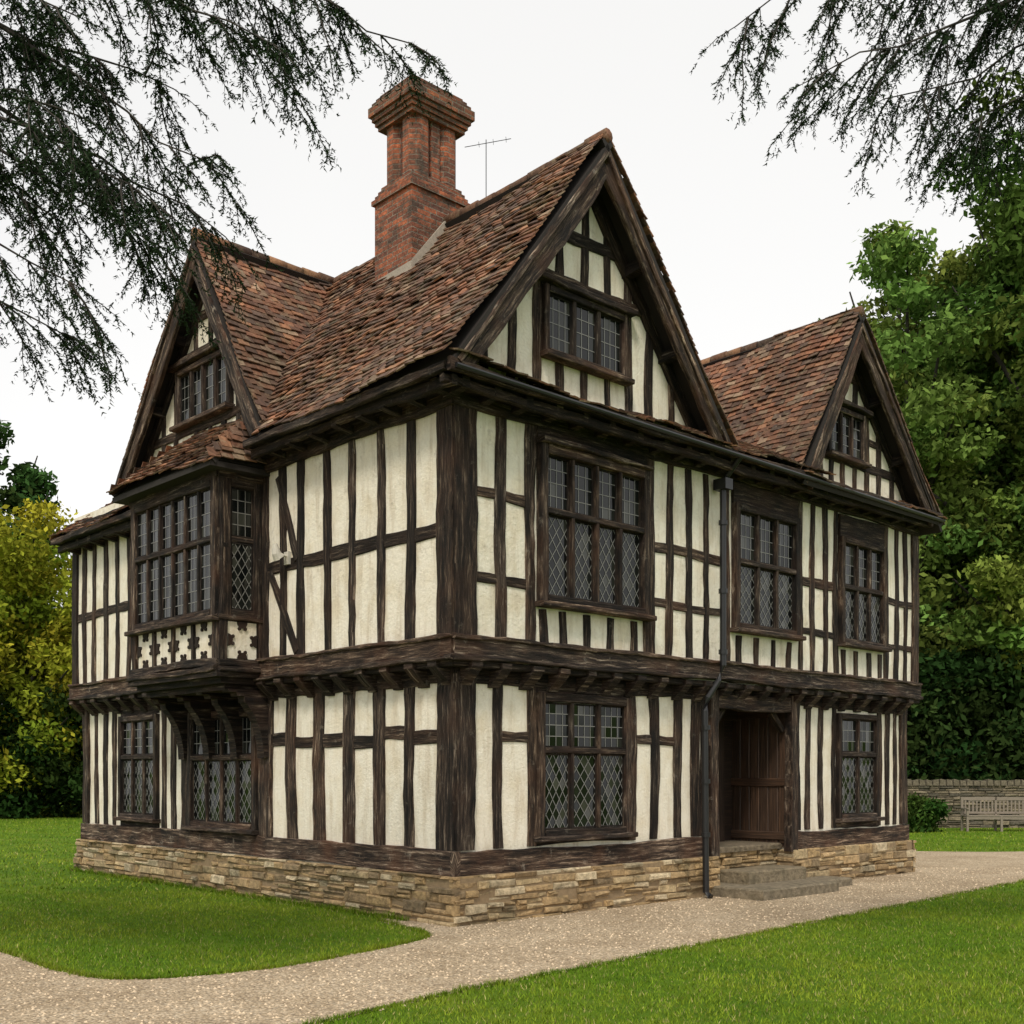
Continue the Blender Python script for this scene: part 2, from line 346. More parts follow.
# ---- oriel bay on left
b0,b1,ax=3.71,6.12,-.755
BF=W((ax,0,0),(0,1,0),(-1,0,0)); BR=W((0,b0,0),(-1,0,0),(0,-1,0)); BL=W((0,b1,0),(-1,0,0),(0,1,0))
T.box((ax,b0,2.98),(-.1,b1,5.5),(.5,.5,.5))
window(BF,b0+.13,b1-.13,3.72,5.28,6,4.62,fw=.12,dep=.07,top='r',bot='r')
window(BR,.30,.62,3.72,5.28,1,4.62,fw=.12,dep=.05,top='r',bot='d',sill=False)
window(BL,.30,.62,3.72,5.28,1,4.62,fw=.12,dep=.05,top='r',bot='d',sill=False)
def quatre(w,u0,u1,z0,z1):
    PL.poly([w.p(u0,z0,.012),w.p(u1,z0,.012),w.p(u1,z1,.012),w.p(u0,z1,.012)])
    uc,zc=(u0+u1)/2,(z0+z1)/2; hw,hh=(u1-u0)/2,(z1-z0)/2
    def disc(cx,cz,rx,rz,a0,a1,n=.03):
        pts=[w.p(cx+rx*math.cos(t),cz+rz*math.sin(t),n) for t in np.linspace(a0,a1,13)]
        bk=[w.p(cx+rx*math.cos(t),cz+rz*math.sin(t),.005) for t in np.linspace(a0,a1,13)]
        T.poly(pts,(.7,.7,.7))
        for i in range(12): T.poly([pts[i],pts[i+1],bk[i+1],bk[i]],(.7,.7,.7))
    P=math.pi
    for (cx,cz,a) in((uc,z0,0),(uc,z1,P),(u0,zc,-P/2),(u1,zc,P/2)):
        disc(cx,cz,hw*.34,hh*.34,a,a+P); 
        dx,dz=(uc-cx)*.36,(zc-cz)*.36
        px,pz=-dz/ (abs(dz)+abs(dx)+1e-9)*hw*.2, dx/(abs(dz)+abs(dx)+1e-9)*hh*.2
        for s in(1,-1): disc(cx+dx+px*s,cz+dz+pz*s,hw*.10,hh*.10,0,2*P*.999,.034)
nq=4; uw=(b1-b0-.2)/nq
for i in range(nq):
    u=b0+.1+i*uw; quatre(BF,u+.04,u+uw-.04,3.10,3.57); beam(T,BF,u,3.05,u,3.62,.07,0,.05)
beam(T,BF,b1-.06,3.05,b1-.06,3.62,.11,0,.05)
quatre(BR,.24,.66,3.10,3.57); quatre(BL,.24,.66,3.10,3.57)
for w,a_,b_ in((BF,b0-.03,b1+.03),(BR,.12,.80),(BL,.12,.80)):
    for z,wd,n in((3.61,.06,.06),(3.04,.10,.07),(2.96,.07,.11),(5.44,.12,.07),(5.52,.07,.12)): beam(T,w,a_,z,b_,z,wd,-.02,n,br=1.2)
for w,us in((BR,(.17,.73)),(BL,(.17,.73)),(BF,(b0+.04,b1-.04))):
    for u in us: beam(T,w,u,3.0,u,5.5,.11,-.01,.045)
T.box((ax-.08,b0-.06,2.86),(-.05,b1+.06,2.93),(.8,.8,.8)); T.box((ax+.02,b0+.02,2.78),(-.05,b1-.02,2.86),(.6,.6,.6)); T.box((ax+.12,b0+.1,2.70),(-.02,b1-.1,2.78),(.7,.7,.7))
for bb in(b0+.10,b0+.80,b1-.85,b1-.12):
    hw=.085; prof=[]
    for i in range(9):
        t=i/8*math.pi/2; prof.append((-.02-.62*(1-math.cos(t)) ,1.85+.86*math.sin(t)))
    for (x_0,z_0),(x_1,z_1) in zip(prof,prof[1:]):
        T.hexa([(0,bb-hw,z_0),(x_0-.09,bb-hw,z_0-.02),(x_0-.09,bb+hw,z_0-.02),(0,bb+hw,z_0),(0,bb-hw,z_1),(x_1-.09 if z_1<2.6 else x_1,bb-hw,z_1),(x_1-.09 if z_1<2.6 else x_1,bb+hw,z_1),(0,bb+hw,z_1)],(.8,.75,.7))
# ------------------------------------------------------------ roof
RT=MB(); DK=MB(); RG=MB()
TC=[(.20,.090,.052),(.16,.078,.050),(.26,.115,.062),(.115,.062,.044),(.33,.155,.082),(.19,.105,.070),(.23,.098,.054),(.13,.08,.06),(.30,.20,.13)]
def roof(P0,U,V,ln,lo,hi,seed=0,ext=.0,g=.098,tw=.165):
    P0=Vector(P0);U=Vector(U).normalized();V=Vector(V).normalized();Nn=U.cross(V).normalized()
    if Nn.z<0:Nn=-Nn
    q=[P0+U*lo[0],P0+U*lo[1],P0+U*hi[1]+V*ln,P0+U*hi[0]+V*ln]
    DK.hexa([p-Nn*.12 for p in q]+[p-Nn*.055 for p in q])
    n=int(ln/g)
    for i in range(n+1):
        v=i*g; t=min(1,v/ln); a=lo[0]+(hi[0]-lo[0])*t; b=lo[1]+(hi[1]-lo[1])*t
        u=a-tw*(.5 if i%2 else 0)-R(0,.02); rowj=R(-.010,.010); rk=R(.85,1.13)
        while u<b:
            x0=max(u,a); x1=min(u+tw-.005,b)
            if x1-x0>.02:
                m=(x0+x1)/2; sag=.034*math.sin(m*1.7+seed)+.028*math.sin(v*2.1+m*.9+seed)+.009*math.sin(m*6+v*4)-.01
                j=R(-.011,.011)+rowj+.018*math.sin(m*2.1+seed); lf=R(.0,.014)+(R(.01,.025) if random.random()<.06 else 0); tl=R(-.009,.009)
                v0=v-.02+j; v1=min(v+g*1.45,ln+.02); c=random.choice(TC); k=R(.6,1.35)*rk; c=(c[0]*k,c[1]*k,c[2]*k)
                h0=.016+lf+sag; h1=.0+sag
                pt=lambda x,y,h:P0+U*x+V*y+Nn*h
                i0=len(RT.v)
                RT.v+=[tuple(p) for p in(pt(x0,v0,h0+tl),pt(x1,v0,h0-tl),pt(x1,v1,h1),pt(x0,v1,h1),pt(x0,v0,h0+.018+tl),pt(x1,v0,h0+.018-tl),pt(x1,v1,h1+.014),pt(x0,v1,h1+.014))]
                for f in((0,1,5,4),(4,5,6,7),(1,2,6,5),(3,0,4,7),(0,3,2,1)): RT.face([i0+k_ for k_ in f],c)
            u+=tw
def ridge(A,B,r=.085):
    A=Vector(A);B=Vector(B);d=(B-A);ln=d.length;d/=ln;n=int(ln/.32)+1;s=ln/n
    for i in range(n):
        p=A+d*i*s; e=p+d*(s-.008); c=random.choice(TC[:6]);k=R(.6,1.1); dz=Vector((0,0,R(-.012,.008)-.035*math.sin(math.pi*i/n)))
        RG.tube([p+dz,e+dz],[r,r*.94],10,(c[0]*k,c[1]*k*1.1,c[2]*k*1.1))
ze=5.85; zr=8.95; ra=1.8; rb=4.9
def plane(E0,E1,H0,H1,seed):
    E0=Vector(E0);E1=Vector(E1);H0=Vector(H0);H1=Vector(H1)
    U=(E1-E0).normalized(); r=(H0-E0); V=r-U*r.dot(U); ln=V.length
    roof(E0,U,V,ln,(0,(E1-E0).length),(r.dot(U),(H1-E0).dot(U)),seed)
vb=-.58
plane((-.58,vb,ze),(-.58,3.2,ze),(ra,vb,zr),(ra,rb,zr),1)
plane((4.25,vb,ze),(4.25,3.2,ze),(ra,vb,zr),(ra,rb,zr),2)
plane((-.5,3.1,5.95),(-.49,3.1,5.95),(-.5,rb,zr),(ra+.05,rb,zr),3)
plane((-.5,7.4,5.95),(5.5,7.4,5.95),(-.5,rb,zr),(3.0,rb,zr),4)
plane((4.0,-.56,ze),(6.6,-.56,ze),(2.2,rb,8.5),(7.4,rb,8.5),5)
plane((3.5,7.4,5.95),(9.95,7.4,5.95),(2.5,rb,8.5),(7.4,rb,8.5),6)
ra3,zr3=7.4,8.46
plane((5.80,-.56,5.76),(5.80,3.5,5.76),(ra3,-.56,zr3),(ra3,rb,zr3),7)
plane((9.95,-.56,5.62),(9.95,7.4,5.62),(ra3,-.56,zr3),(ra3,rb,zr3),8)
plane((-.52,7.0,5.54),(-.52,9.8,5.54),(.30,7.0,6.16),(.30,9.0,6.16),9)
plane((-.52,9.8,5.54),(9.95,9.8,5.54),(.30,9.0,6.16),(9.0,9.0,6.16),10)
DK.box((.3,6.9,6.0),(9.0,9.02,6.12))
plane((-1.02,b0-.22,5.58),(-1.02,b1+.22,5.58),(-.17,b0+.15,6.32),(-.17,b1-.15,6.32),11)
plane((-1.02,b0-.22,5.58),(-.17,b0-.22,5.58),(-.18,b0+.15,6.32),(-.17,b0+.15,6.32),12)
plane((-1.02,b1+.22,5.58),(-.17,b1+.22,5.58),(-.18,b1-.15,6.32),(-.17,b1-.15,6.32),13)
DK.box((-1.0,b0-.2,5.46),(-.15,b1+.2,5.53))
ridge((ra,vb,zr),(ra,2.28,zr)); ridge((ra,3.08,zr),(ra,rb,zr)); ridge((-.5,rb,zr),(ra,rb,zr)); ridge((ra3,-.56,zr3),(ra3,rb,zr3)); ridge((ra,rb,8.52),(ra3,rb,8.52))
def eave(w,u0,u1,z,ov):
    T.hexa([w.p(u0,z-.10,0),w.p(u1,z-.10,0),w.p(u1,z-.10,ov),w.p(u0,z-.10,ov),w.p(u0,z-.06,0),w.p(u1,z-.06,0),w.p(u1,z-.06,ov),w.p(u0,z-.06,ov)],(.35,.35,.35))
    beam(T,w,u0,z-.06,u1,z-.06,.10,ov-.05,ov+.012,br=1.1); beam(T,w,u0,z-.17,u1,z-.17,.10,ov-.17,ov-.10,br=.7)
    u=u0+.3
    while u<u1-.05:
        T.hexa([w.p(u-.05,z-.26,0),w.p(u+.05,z-.26,0),w.p(u+.05,z-.21,ov-.10),w.p(u-.05,z-.21,ov-.10),w.p(u-.05,z-.101,0),w.p(u+.05,z-.101,0),w.p(u+.05,z-.101,ov-.10),w.p(u-.05,z-.101,ov-.10)],(.9,.9,.9)); u+=R(.42,.5)
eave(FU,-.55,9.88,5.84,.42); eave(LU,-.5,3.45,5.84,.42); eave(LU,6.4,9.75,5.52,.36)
plane((-.5,-.60,5.84),(4.2,-.60,5.84),(-.2,-.2,6.03),(3.9,-.2,6.03),14)
plane((5.85,-.60,5.76),(9.9,-.60,5.76),(6.1,-.2,5.92),(9.6,-.2,5.92),15)
# ---- gables
def gable(w,ul,ur,zb,uc,za,win,nl,ov,studs,rails):
    wz=zb-.1
    tri=[(ul,wz),(ur,wz),(uc,za-.16)]
    PL.poly([w.p(u,z,0) for u,z in tri],(1,1,1))
    def h(u): return zb+(u-ul)/(uc-ul)*(za-zb)-.22 if u<uc else zb+(ur-u)/(ur-uc)*(za-zb)-.22
    wu0,wu1,wz0,wz1=win
    for u in studs:
        top=h(u)
        if wu0-.08<u<wu1+.08:
            beam(T,w,u,zb-.05,u,min(wz0-.08,top),.11)
            if top>wz1+.2: beam(T,w,u,wz1+.1,u,top,.12)
        elif top>zb+.1: beam(T,w,u,zb-.05,u,top,.13)
    for z in rails:
        f=(z-zb+.15)/(za-zb); a=ul+(uc-ul)*f; b=ur+(uc-ur)*f
        if wz0-.1<z<wz1+.05:
            beam(T,w,a,z,wu0,z,.11,n1=.018); beam(T,w,wu1,z,b,z,.11,n1=.018)
        else: beam(T,w,a,z,b,z,.13,n1=.03)
    window(w,wu0,wu1,wz0,wz1,nl,None,fw=.08,dep=.08,bot='r')
    beam(T,w,wu0-.18,wz1+.13,wu1+.18,wz1+.13,.07,0,.14)
    for (fu,s) in((ul,1),(ur,-1)):
        d=Vector((uc-fu,za-zb)); d.normalize(); q=Vector((d.y,-d.x))*(1 if s>0 else -1)
        for (o,wd,n0,n1,br) in((.20,.17,-.01,.06,.6),(.205,.21,ov-.06,ov,1.5),(.12,.06,ov-.06,ov+.035,2.2)):
            A=Vector((fu,zb))+q*o; B=Vector((uc,za))+q*o
            t=(uc-A.x)/d.x; B=A+d*t
            t0=(zb-.02-A.y)/d.y; A=A+d*t0
            beam(T,w,A.x,A.y,B.x,B.y,wd,n0,n1,br=br)
        for t in(.08,.36,.64,.92):
            c=Vector((fu,zb))+(Vector((uc,za))-Vector((fu,zb)))*t+q*.2
            T.hexa([w.p(c.x-.06,c.y-.09,0),w.p(c.x+.06,c.y-.09,0),w.p(c.x+.06,c.y-.05,ov-.06),w.p(c.x-.06,c.y-.05,ov-.06),w.p(c.x-.06,c.y+.06,0),w.p(c.x+.06,c.y+.06,0),w.p(c.x+.06,c.y+.06,ov-.06),w.p(c.x-.06,c.y+.06,ov-.06)],(.5,.5,.5))
G1=W((0,-.2,0),(1,0,0),(0,-1,0)); G2=W((-.2,0,0),(0,1,0),(-1,0,0))
gable(G1,-.58,4.25,5.85,1.80,8.95,(1.17,2.43,6.44,7.08),3,.36,[.22,.62,1.02,1.38,1.80,2.20,2.58,2.98,3.4],[7.30,7.86])
gable(G2,3.10,7.40,5.95,4.90,8.95,(4.42,5.78,6.62,7.28),4,.30,[3.8,4.2,4.6,4.95,5.35,5.95,6.35,6.75],[6.5,7.5,8.0])
gable(G1,5.80,9.95,5.70,7.40,8.46,(7.05,7.95,6.42,7.02),3,.34,[6.2,6.5,6.85,7.15,7.45,7.8,8.15,8.5,8.9,9.3],[6.32,6.75,7.2,7.62])
PL.poly([(HA+.1,-.15,5.8),(HA+.1,7.3,5.8),(HA+.1,7.0,5.95),(HA+.1,.1,5.95)])
# ------------------------------------------------------------ chimney
CH=MB(); ca0,ca1,cb0,cb1=1.20,2.16,2.28,3.08
CH.box((ca0,cb0,6.5),(ca1,cb1,9.24))
for i,(e,z) in enumerate(((.035,9.24),(-.0,9.30),(-.03,9.36),(-.06,9.42))): CH.box((ca0-e,cb0-e,z),(ca1+e,cb1+e,z+.0599))
zq=9.47; zt2=10.24
CH.box((ca0+.15,cb0+.15,zq),(ca1-.15,cb1-.15,zt2),(.5,.45,.45))
for i in range(2):
    for j in range(2):
        cx=ca0+.25+i*(ca1-ca0-.50); cy=cb0+.23+j*(cb1-cb0-.46)
        pts=[(cx+.185*math.cos(t),cy+.175*math.sin(t)) for t in [math.pi/8+k*math.pi/4 for k in range(8)]]
        for k in range(8):
            p,q=pts[k],pts[(k+1)%8]; dd=math.hypot(q[0]-p[0],q[1]-p[1]); CH.poly([(*p,zq),(*q,zq),(*q,zt2),(*p,zt2)],(1,1,1),[(k*dd,zq),((k+1)*dd,zq),((k+1)*dd,zt2),(k*dd,zt2)])
CH.box(((ca0+ca1)/2-.07,cb0+.10,zq),((ca0+ca1)/2+.07,cb1-.10,zt2))
zc=zt2
for e,h in((-.03,.06),(.0,.06),(.03,.062),(.065,.062),(.065,.062),(.03,.062),(-.01,.06),(-.05,.05)):
    k=R(.6,1.0); CH.box((ca0-e,cb0-e,zc),(ca1+e,cb1+e,zc+h-.0005),(k*.9,k,k*.95)); zc+=h
for i in range(2): CH.tube([(ca0+.3+i*.38,cb0+.4,zc-.02),(ca0+.3+i*.38,cb0+.4,zc+.06)],[.12,.10],12,(.6,.6,.5))
FLS=MB()
def hz(a): return zr-abs(a-ra)*(zr-ze)/(ra+.58)
for (p,q) in(((ca0-.02,cb0-.02),(ca0-.02,cb1+.02)),((ca0-.02,cb0-.02),(ra,cb0-.02)),((ra,cb0-.02),(ca1,cb0-.02))):
    za,zb_=hz(p[0]),hz(q[0]); dx=.03
    FLS.hexa([(p[0]-dx,p[1]-dx,za-.08),(q[0]+.02,q[1]-dx,zb_-.08),(q[0]+.02,q[1]+dx,zb_-.08),(p[0]+.02,p[1]+dx,za-.08),(p[0]-dx,p[1]-dx,za+.09),(q[0]+.02,q[1]-dx,zb_+.09),(q[0]+.02,q[1]+dx,zb_+.09),(p[0]+.02,p[1]+dx,za+.09)])
AE=MB(); am=(2.55,2.35)
AE.tube([(am[0],am[1],7.9),(am[0],am[1],10.35)],.006,6); d=Vector((.75,-.66,.20)).normalized(); c=Vector((am[0],am[1],10.3))
AE.tube([c-d*.3,c+d*.35],.005,5)
for t in(-.1,.1,.28): AE.tube([c+d*t+Vector((-.05,-.05,0)),c+d*t+Vector((.05,.05,0))],.003,4)
# ------------------------------------------------------------ plinth
ST=MB(); MO=MB()
SC=[(.46,.32,.165),(.40,.275,.14),(.48,.36,.20),(.38,.255,.125),(.44,.30,.145),(.52,.42,.27),(.30,.215,.12)]
def stones(mb,w,u0,u1,z0,z1,n,hr=(.05,.13),lr=(.14,.46),kk=(.75,1.15)):
    z=z0
    while z<z1-.01:
        h=min(R(*hr),z1-z); 
        if z1-z-h<.035:h=z1-z
        u=u0
        while u<u1-.01:
            l=min(R(*lr),u1-u)
            if u1-u-l<.06:l=u1-u
            sub=[(z,z+h)] if (h<.095 or random.random()<.6) else [(z,z+h*.5),(z+h*.5,z+h)]
            for (za_,zb_) in sub:
                a,b,c,d_=u+.005,u+l-.005,za_+.004,zb_-.004; p=n+R(-.03,.03); k=R(*kk); cc=random.choice(SC); cc=tuple(x*k for x in cc); j=lambda:R(-.012,.012)
                e=R(.010,.02)
                B=[w.p(a,c,n-.09),w.p(b,c,n-.09),w.p(b,d_,n-.09),w.p(a,d_,n-.09)]
                M_=[w.p(a+j()*.5,c+j()*.5,p-.02),w.p(b+j()*.5,c+j()*.5,p-.02),w.p(b+j()*.5,d_+j()*.5,p-.02),w.p(a+j()*.5,d_+j()*.5,p-.02)]
                F=[w.p(a+e+j(),c+e+j(),p+j()),w.p(b-e+j(),c+e+j(),p+j()),w.p(b-e+j(),d_-e+j(),p+j()),w.p(a+e+j(),d_-e+j(),p+j())]
                i0=len(mb.v); mb.v+=[tuple(x) for x in B+M_+F]; mb.face([i0+8,i0+9,i0+10,i0+11],cc)
                for k_ in range(4):
                    n_=(k_+1)%4
                    mb.face([i0+k_,i0+n_,i0+4+n_,i0+4+k_],cc); mb.face([i0+4+k_,i0+4+n_,i0+8+n_,i0+8+k_],cc)
            u+=l
        z+=h
pp=.13
MO.box((-pp+.025,-pp+.025,-.1),(4.52,3,.505)); MO.box((6.28,-pp+.025,-.1),(HA+pp-.025,3,.505)); MO.box((-pp+.025,2.9,-.1),(HA+pp-.025,HB+pp-.025,.503))
MO.box((4.5,.3,-.1),(6.3,3,.5))
stones(ST,FL,-pp,4.52,-.03,.53,pp); stones(ST,FL,6.28,HA+pp,-.03,.53,pp); stones(ST,LL,-pp,HB+pp,-.03,.53,pp)
stones(ST,W((6.28,0,0),(0,1,0),(-1,0,0)),-pp+.01,.5,.0,.53,.0); stones(ST,W((HA+pp,0,0),(0,1,0),(1,0,0)),-pp,HB,-.03,.53,.0)
stones(ST,FL,4.55,6.26,.16,.56,-.12,(.07,.12))
SL=MB()
def slab(a,b,c):
    (x0,y0,z_0),(x1,y1,z_1)=a,b; j=lambda:R(-.02,.02); e=.02
    P=[(x0+j(),y0+j(),z_0),(x1+j(),y0+j(),z_0),(x1,y1,z_0),(x0,y1,z_0)]
    Q=[(x,y,z_1-.02) for x,y,_ in P]; mx,my=(x0+x1)/2,(y0+y1)/2
    Tt=[(x+(e if x<mx else -e),y+(e if y<my else -e),z_1) for x,y,_ in P]
    SL.hexa(P+Q,c); SL.hexa([(x,y,z-.0005) for x,y,z in Q]+Tt,c)
slab((4.35,-.95,-.05),(6.15,.1,.14),(.22,.18,.12)); slab((4.85,-.38,.1),(6.2,.25,.31),(.24,.19,.12)); slab((4.5,.10,.54),(6.3,RD+.05,.62),(.18,.14,.09))
slab((6.25,-.62,-.05),(7.0,-.16,.12),(.22,.18,.12))
# ------------------------------------------------------------ doorway
D=MB(); DW=W((0,RD,0),(1,0,0),(0,-1,0)); RW=W((6.34,0,0),(0,1,0),(-1,0,0))
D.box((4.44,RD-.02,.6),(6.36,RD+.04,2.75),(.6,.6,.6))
def dbeam(w,*a,**k): beam(D,w,*a,**k)
for i in range(6):
    u=4.86+.18*i; dbeam(DW,u,.64,u,2.40,.172,0,.05,br=R(.6,1.1),jit=.001)
for z in(.8,1.45,2.1): dbeam(DW,4.8,z,5.84,z,.11,.03,.075,br=.9)
for u in(4.70,5.92): dbeam(DW,u,.62,u,2.6,.16,0,.12,br=.7)
dbeam(DW,4.46,2.52,6.34,2.52,.2,0,.13,br=.7)
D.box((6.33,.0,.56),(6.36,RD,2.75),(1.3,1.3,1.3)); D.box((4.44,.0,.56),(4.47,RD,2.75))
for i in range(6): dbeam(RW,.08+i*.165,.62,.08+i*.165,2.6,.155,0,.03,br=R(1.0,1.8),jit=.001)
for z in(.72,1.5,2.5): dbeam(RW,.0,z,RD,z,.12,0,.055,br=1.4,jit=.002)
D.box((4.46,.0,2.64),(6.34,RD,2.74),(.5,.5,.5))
beam(T,FL,4.47,.50,4.47,2.75,.17,-.02,.11,br=1.3); beam(T,FL,6.33,.50,6.33,2.75,.17,-.02,.11,br=1.3); beam(T,FL,4.4,2.60,6.4,2.60,.2,-.02,.10,br=1)
for s,u in((1,4.55),(-1,6.25)): beam(T,FL,u,2.25,u+s*.28,2.52,.09,-.1,-.02,br=.8)
D.tube([(5.75,RD-.08,1.45),(5.75,RD-.12,1.45)],.035,10,(.1,.1,.1))
# ------------------------------------------------------------ downpipe
DP=MB()
DP.tube([(4.36,-.30,5.45),(4.36,-.30,3.05),(4.30,-.27,2.85),(4.16,-.20,2.62),(4.10,-.2,2.45),(4.10,-.22,.08),(4.10,-.30,.02)],.042,10)
DP.box((4.28,-.40,5.36),(4.44,-.20,5.50))
for z in(4.9,4.0,3.2): DP.tube([(4.36,-.30,z),(4.36,-.30,z+.06)],.058,10)
for z in(2.2,1.5,.8): DP.tube([(4.10,-.22,z),(4.10,-.22,z+.06)],.058,10)
DP.tube([(-.50,-.60,5.77),(9.88,-.60,5.72)],.028,8); DP.tube([(4.36,-.60,5.76),(4.36,-.34,5.50)],.035,8)
WL=MB(); WL.tube([(-.17,3.05,4.36),(-.34,3.05,4.38)],.02,6); WL.tube([(-.30,3.05,4.33),(-.34,3.05,4.38),(-.36,3.05,4.50)],[.08,.06,.03],10); WL.box((-.2,3.0,4.26),(-.14,3.10,4.42))
for mb,nm,mt in((PL,'plaster_walls',M_P),(T,'timber_frame',M_T),(GL,'window_glass',M_G),(LD,'window_leading',M_LEAD),(RT,'roof_tiles',M_R),(DK,'roof_deck',M_DARK),(CH,'brick_chimney',M_B),(FLS,'chimney_flashing',M_FLASH),(AE,'tv_aerial',M_BLK),(ST,'plinth_stones',M_S),(MO,'plinth_mortar',M_MORT),(SL,'door_steps',M_SLAB),(D,'oak_door',M_D),(DP,'rainwater_pipe',M_BLK),(WL,'wall_lamp',M_WHITE)):
    mb.build(nm,mt,house)
RG.build('ridge_tiles',M_R,house,True)

# ------------------------------------------------------------ ground
def smooth(pts,n=6):
    out=[]
    for i in range(len(pts)-1):
        p0=np.array(pts[max(i-1,0)],float);p1=np.array(pts[i],float);p2=np.array(pts[i+1],float);p3=np.array(pts[min(i+2,len(pts)-1)],float)
        for k in range(n):
            t=k/n; out.append(tuple(.5*((2*p1)+(-p0+p2)*t+(2*p0-5*p1+4*p2-p3)*t*t+(-p0+3*p1-3*p2+p3)*t**3)))
    out.append(tuple(pts[-1])); return out
upper=smooth([(-16,17),(-9,13.6),(-6.4,12.0),(-4.75,10.7),(-3.75,9.62),(-3.03,9.22),(-2.04,9.72),(-1.24,10.8),(-.88,11.45)],14)+smooth([(-.88,11.45),(-.86,11.7),(-1.0,12.1),(-1.5,13.0),(-1.4,13.8)],6)
mid=[(2,18),(6.0,19.6)]
u2=smooth([(6.0,19.6),(6.6,22),(8.2,24.0),(10.4,24.0),(16,25.5),(30,30)],12)
low=smooth([(32,27),(14,21.9),(9.9,19.5),(7.82,17.6),(4.81,14.35),(2.41,11.74),(.75,9.92),(-.46,8.62),(-1.26,7.6),(-2.6,5.6),(-3.6,3),(-4,-6)],22)
path=upper+mid+u2+low+[(-14,-6)]
path=[(x+R(-.028,.028),y+R(-.028,.028)) for x,y in path]
g=MB(); g.poly([(-300,-100,0),(300,-100,0),(300,500,0),(-300,500,0)]); g.build('lawn_ground',mat_lawn())
g=MB(); g.poly([(x,y,.004) for x,y in path][::-1]); g.build('gravel_path',mat_gravel())
PP=np.array(path)
def inpoly(x,y,P):
    r=np.zeros(len(x),bool); n=len(P); j=n-1
    for i in range(n):
        xi,yi=P[i];xj,yj=P[j]
        c=((yi>y)!=(yj>y))&(x<(xj-xi)*(y-yi)/(yj-yi+1e-12)+xi); r^=c; j=i
    return r
hp=np.array([toworld(-.13,-.13),toworld(HA+.13,-.13),toworld(HA+.13,HB+.13),toworld(-.13,HB+.13)])
def raw(name,co,faces_n,cols,mat,parent=None):
    k=faces_n; M=len(co)//k
    me=bpy.data.meshes.new(name); me.vertices.add(M*k); me.vertices.foreach_set('co',co.astype(np.float32).ravel())
    me.loops.add(M*k); me.loops.foreach_set('vertex_index',np.arange(M*k,dtype=np.int32))
    me.polygons.add(M); me.polygons.foreach_set('loop_start',np.arange(0,M*k,k,dtype=np.int32)); 
    me.update(calc_edges=True)
    ca=me.color_attributes.new('Col','FLOAT_COLOR','POINT'); c=np.ones((M*k,4),np.float32); c[:,:3]=np.repeat(cols,k,axis=0); ca.data.foreach_set('color',c.ravel())
    me.materials.append(mat); ob=bpy.data.objects.new(name,me); S.collection.objects.link(ob)
    if parent: ob.parent=parent
    return ob
def blades(n,y0,y1,hmin,hmax,w,xy=None):
    if xy is None:
        y=rng.uniform(y0,y1,n); x=rng.uniform(-.50,.50,n)*y
        jx=x+rng.normal(size=n)*.025; jy=y+rng.normal(size=n)*.025
        k=(~inpoly(jx,jy,PP))&(~inpoly(x,y,hp)); x=x[k];y=y[k]; n=len(x)
    else: x,y=xy; n=len(x)
    cl=.5+.5*np.sin(x*7.3+np.sin(y*5.1)*2)*np.sin(y*8.7+np.sin(x*3.7)*2)
    h=rng.uniform(hmin,hmax,n)*(.6+.8*cl); a=rng.uniform(0,2*np.pi,n); b=rng.uniform(0,2*np.pi,n); ln=rng.uniform(.1,1.1,n)*h
    z=np.zeros(n); P=np.stack([x,y,z],1); d=np.stack([np.cos(a),np.sin(a),z],1)*(w*rng.uniform(.6,1.4,n))[:,None]
    tip=P+np.stack([np.cos(b)*ln,np.sin(b)*ln,h],1)
    co=np.stack([P-d,P+d,tip],1).reshape(-1,3)
    pt=.5+.5*np.sin(x*1.3+np.sin(y*.9)*1.5)*np.sin(y*1.1+x*.4); st=np.sin((x*.72+y*.69)*5.2)>0   # mower stripes
    pt=np.clip(pt*.7+.35*(cl-.5)+.22*st+rng.normal(size=n)*.14,0,1)
    base=np.array([.105,.205,.014])[None]*(1-pt[:,None])+np.array([.25,.315,.03])[None]*pt[:,None]
    dry=(rng.random(n)<.08)[:,None]; base=np.where(dry,np.array([.38,.34,.13])[None],base)
    return co,base*rng.uniform(.5,1.35,n)[:,None]
c1,k1=blades(190000,7,16,.012,.040,.0036); c2,k2=blades(90000,16,42,.02,.05,.009)
# ragged tufts where the mower misses: along plinth foot and lawn edges
bb=rng.uniform(.6,9.8,5000); aa=-.15-np.abs(rng.normal(size=5000))*.05; tx_=HX+.7297*aa-.6838*bb; ty_=HY+.6838*aa+.7297*bb
ei=rng.integers(0,len(upper)+0,9000); ej=np.minimum(ei+1,len(upper)-1); up=np.array(upper); tt=rng.random(9000)[:,None]; e1=up[ei]*(1-tt)+up[ej]*tt+rng.normal(size=(9000,2))*.02
lw=np.array(low); ei=rng.integers(0,len(lw)-1,12000); tt=rng.random(12000)[:,None]; e2=lw[ei]*(1-tt)+lw[ei+1]*tt+rng.normal(size=(12000,2))*.02
c3,k3=blades(0,0,0,.03,.09,.004,(tx_,ty_)); E=np.concatenate([e1,e2]); c4,k4=blades(0,0,0,.02,.05,.004,(E[:,0],E[:,1]))
raw('grass_blades',np.concatenate([c1,c2,c3,c4]),3,np.concatenate([k1,k2,k3*.8,k4*.8]),M_GRASS)
n=26000; y=rng.uniform(7,20,n); x=rng.uniform(-.47,.47,n)*y; k=inpoly(x+rng.normal(size=n)*.05,y+rng.normal(size=n)*.05,PP)&(~inpoly(x,y,hp)); x=x[k];y=y[k];n=len(x)
s=rng.uniform(.005,.017,n); P=np.stack([x,y,np.full(n,.004)],1); a=rng.uniform(0,6.28,n)
cs=[]
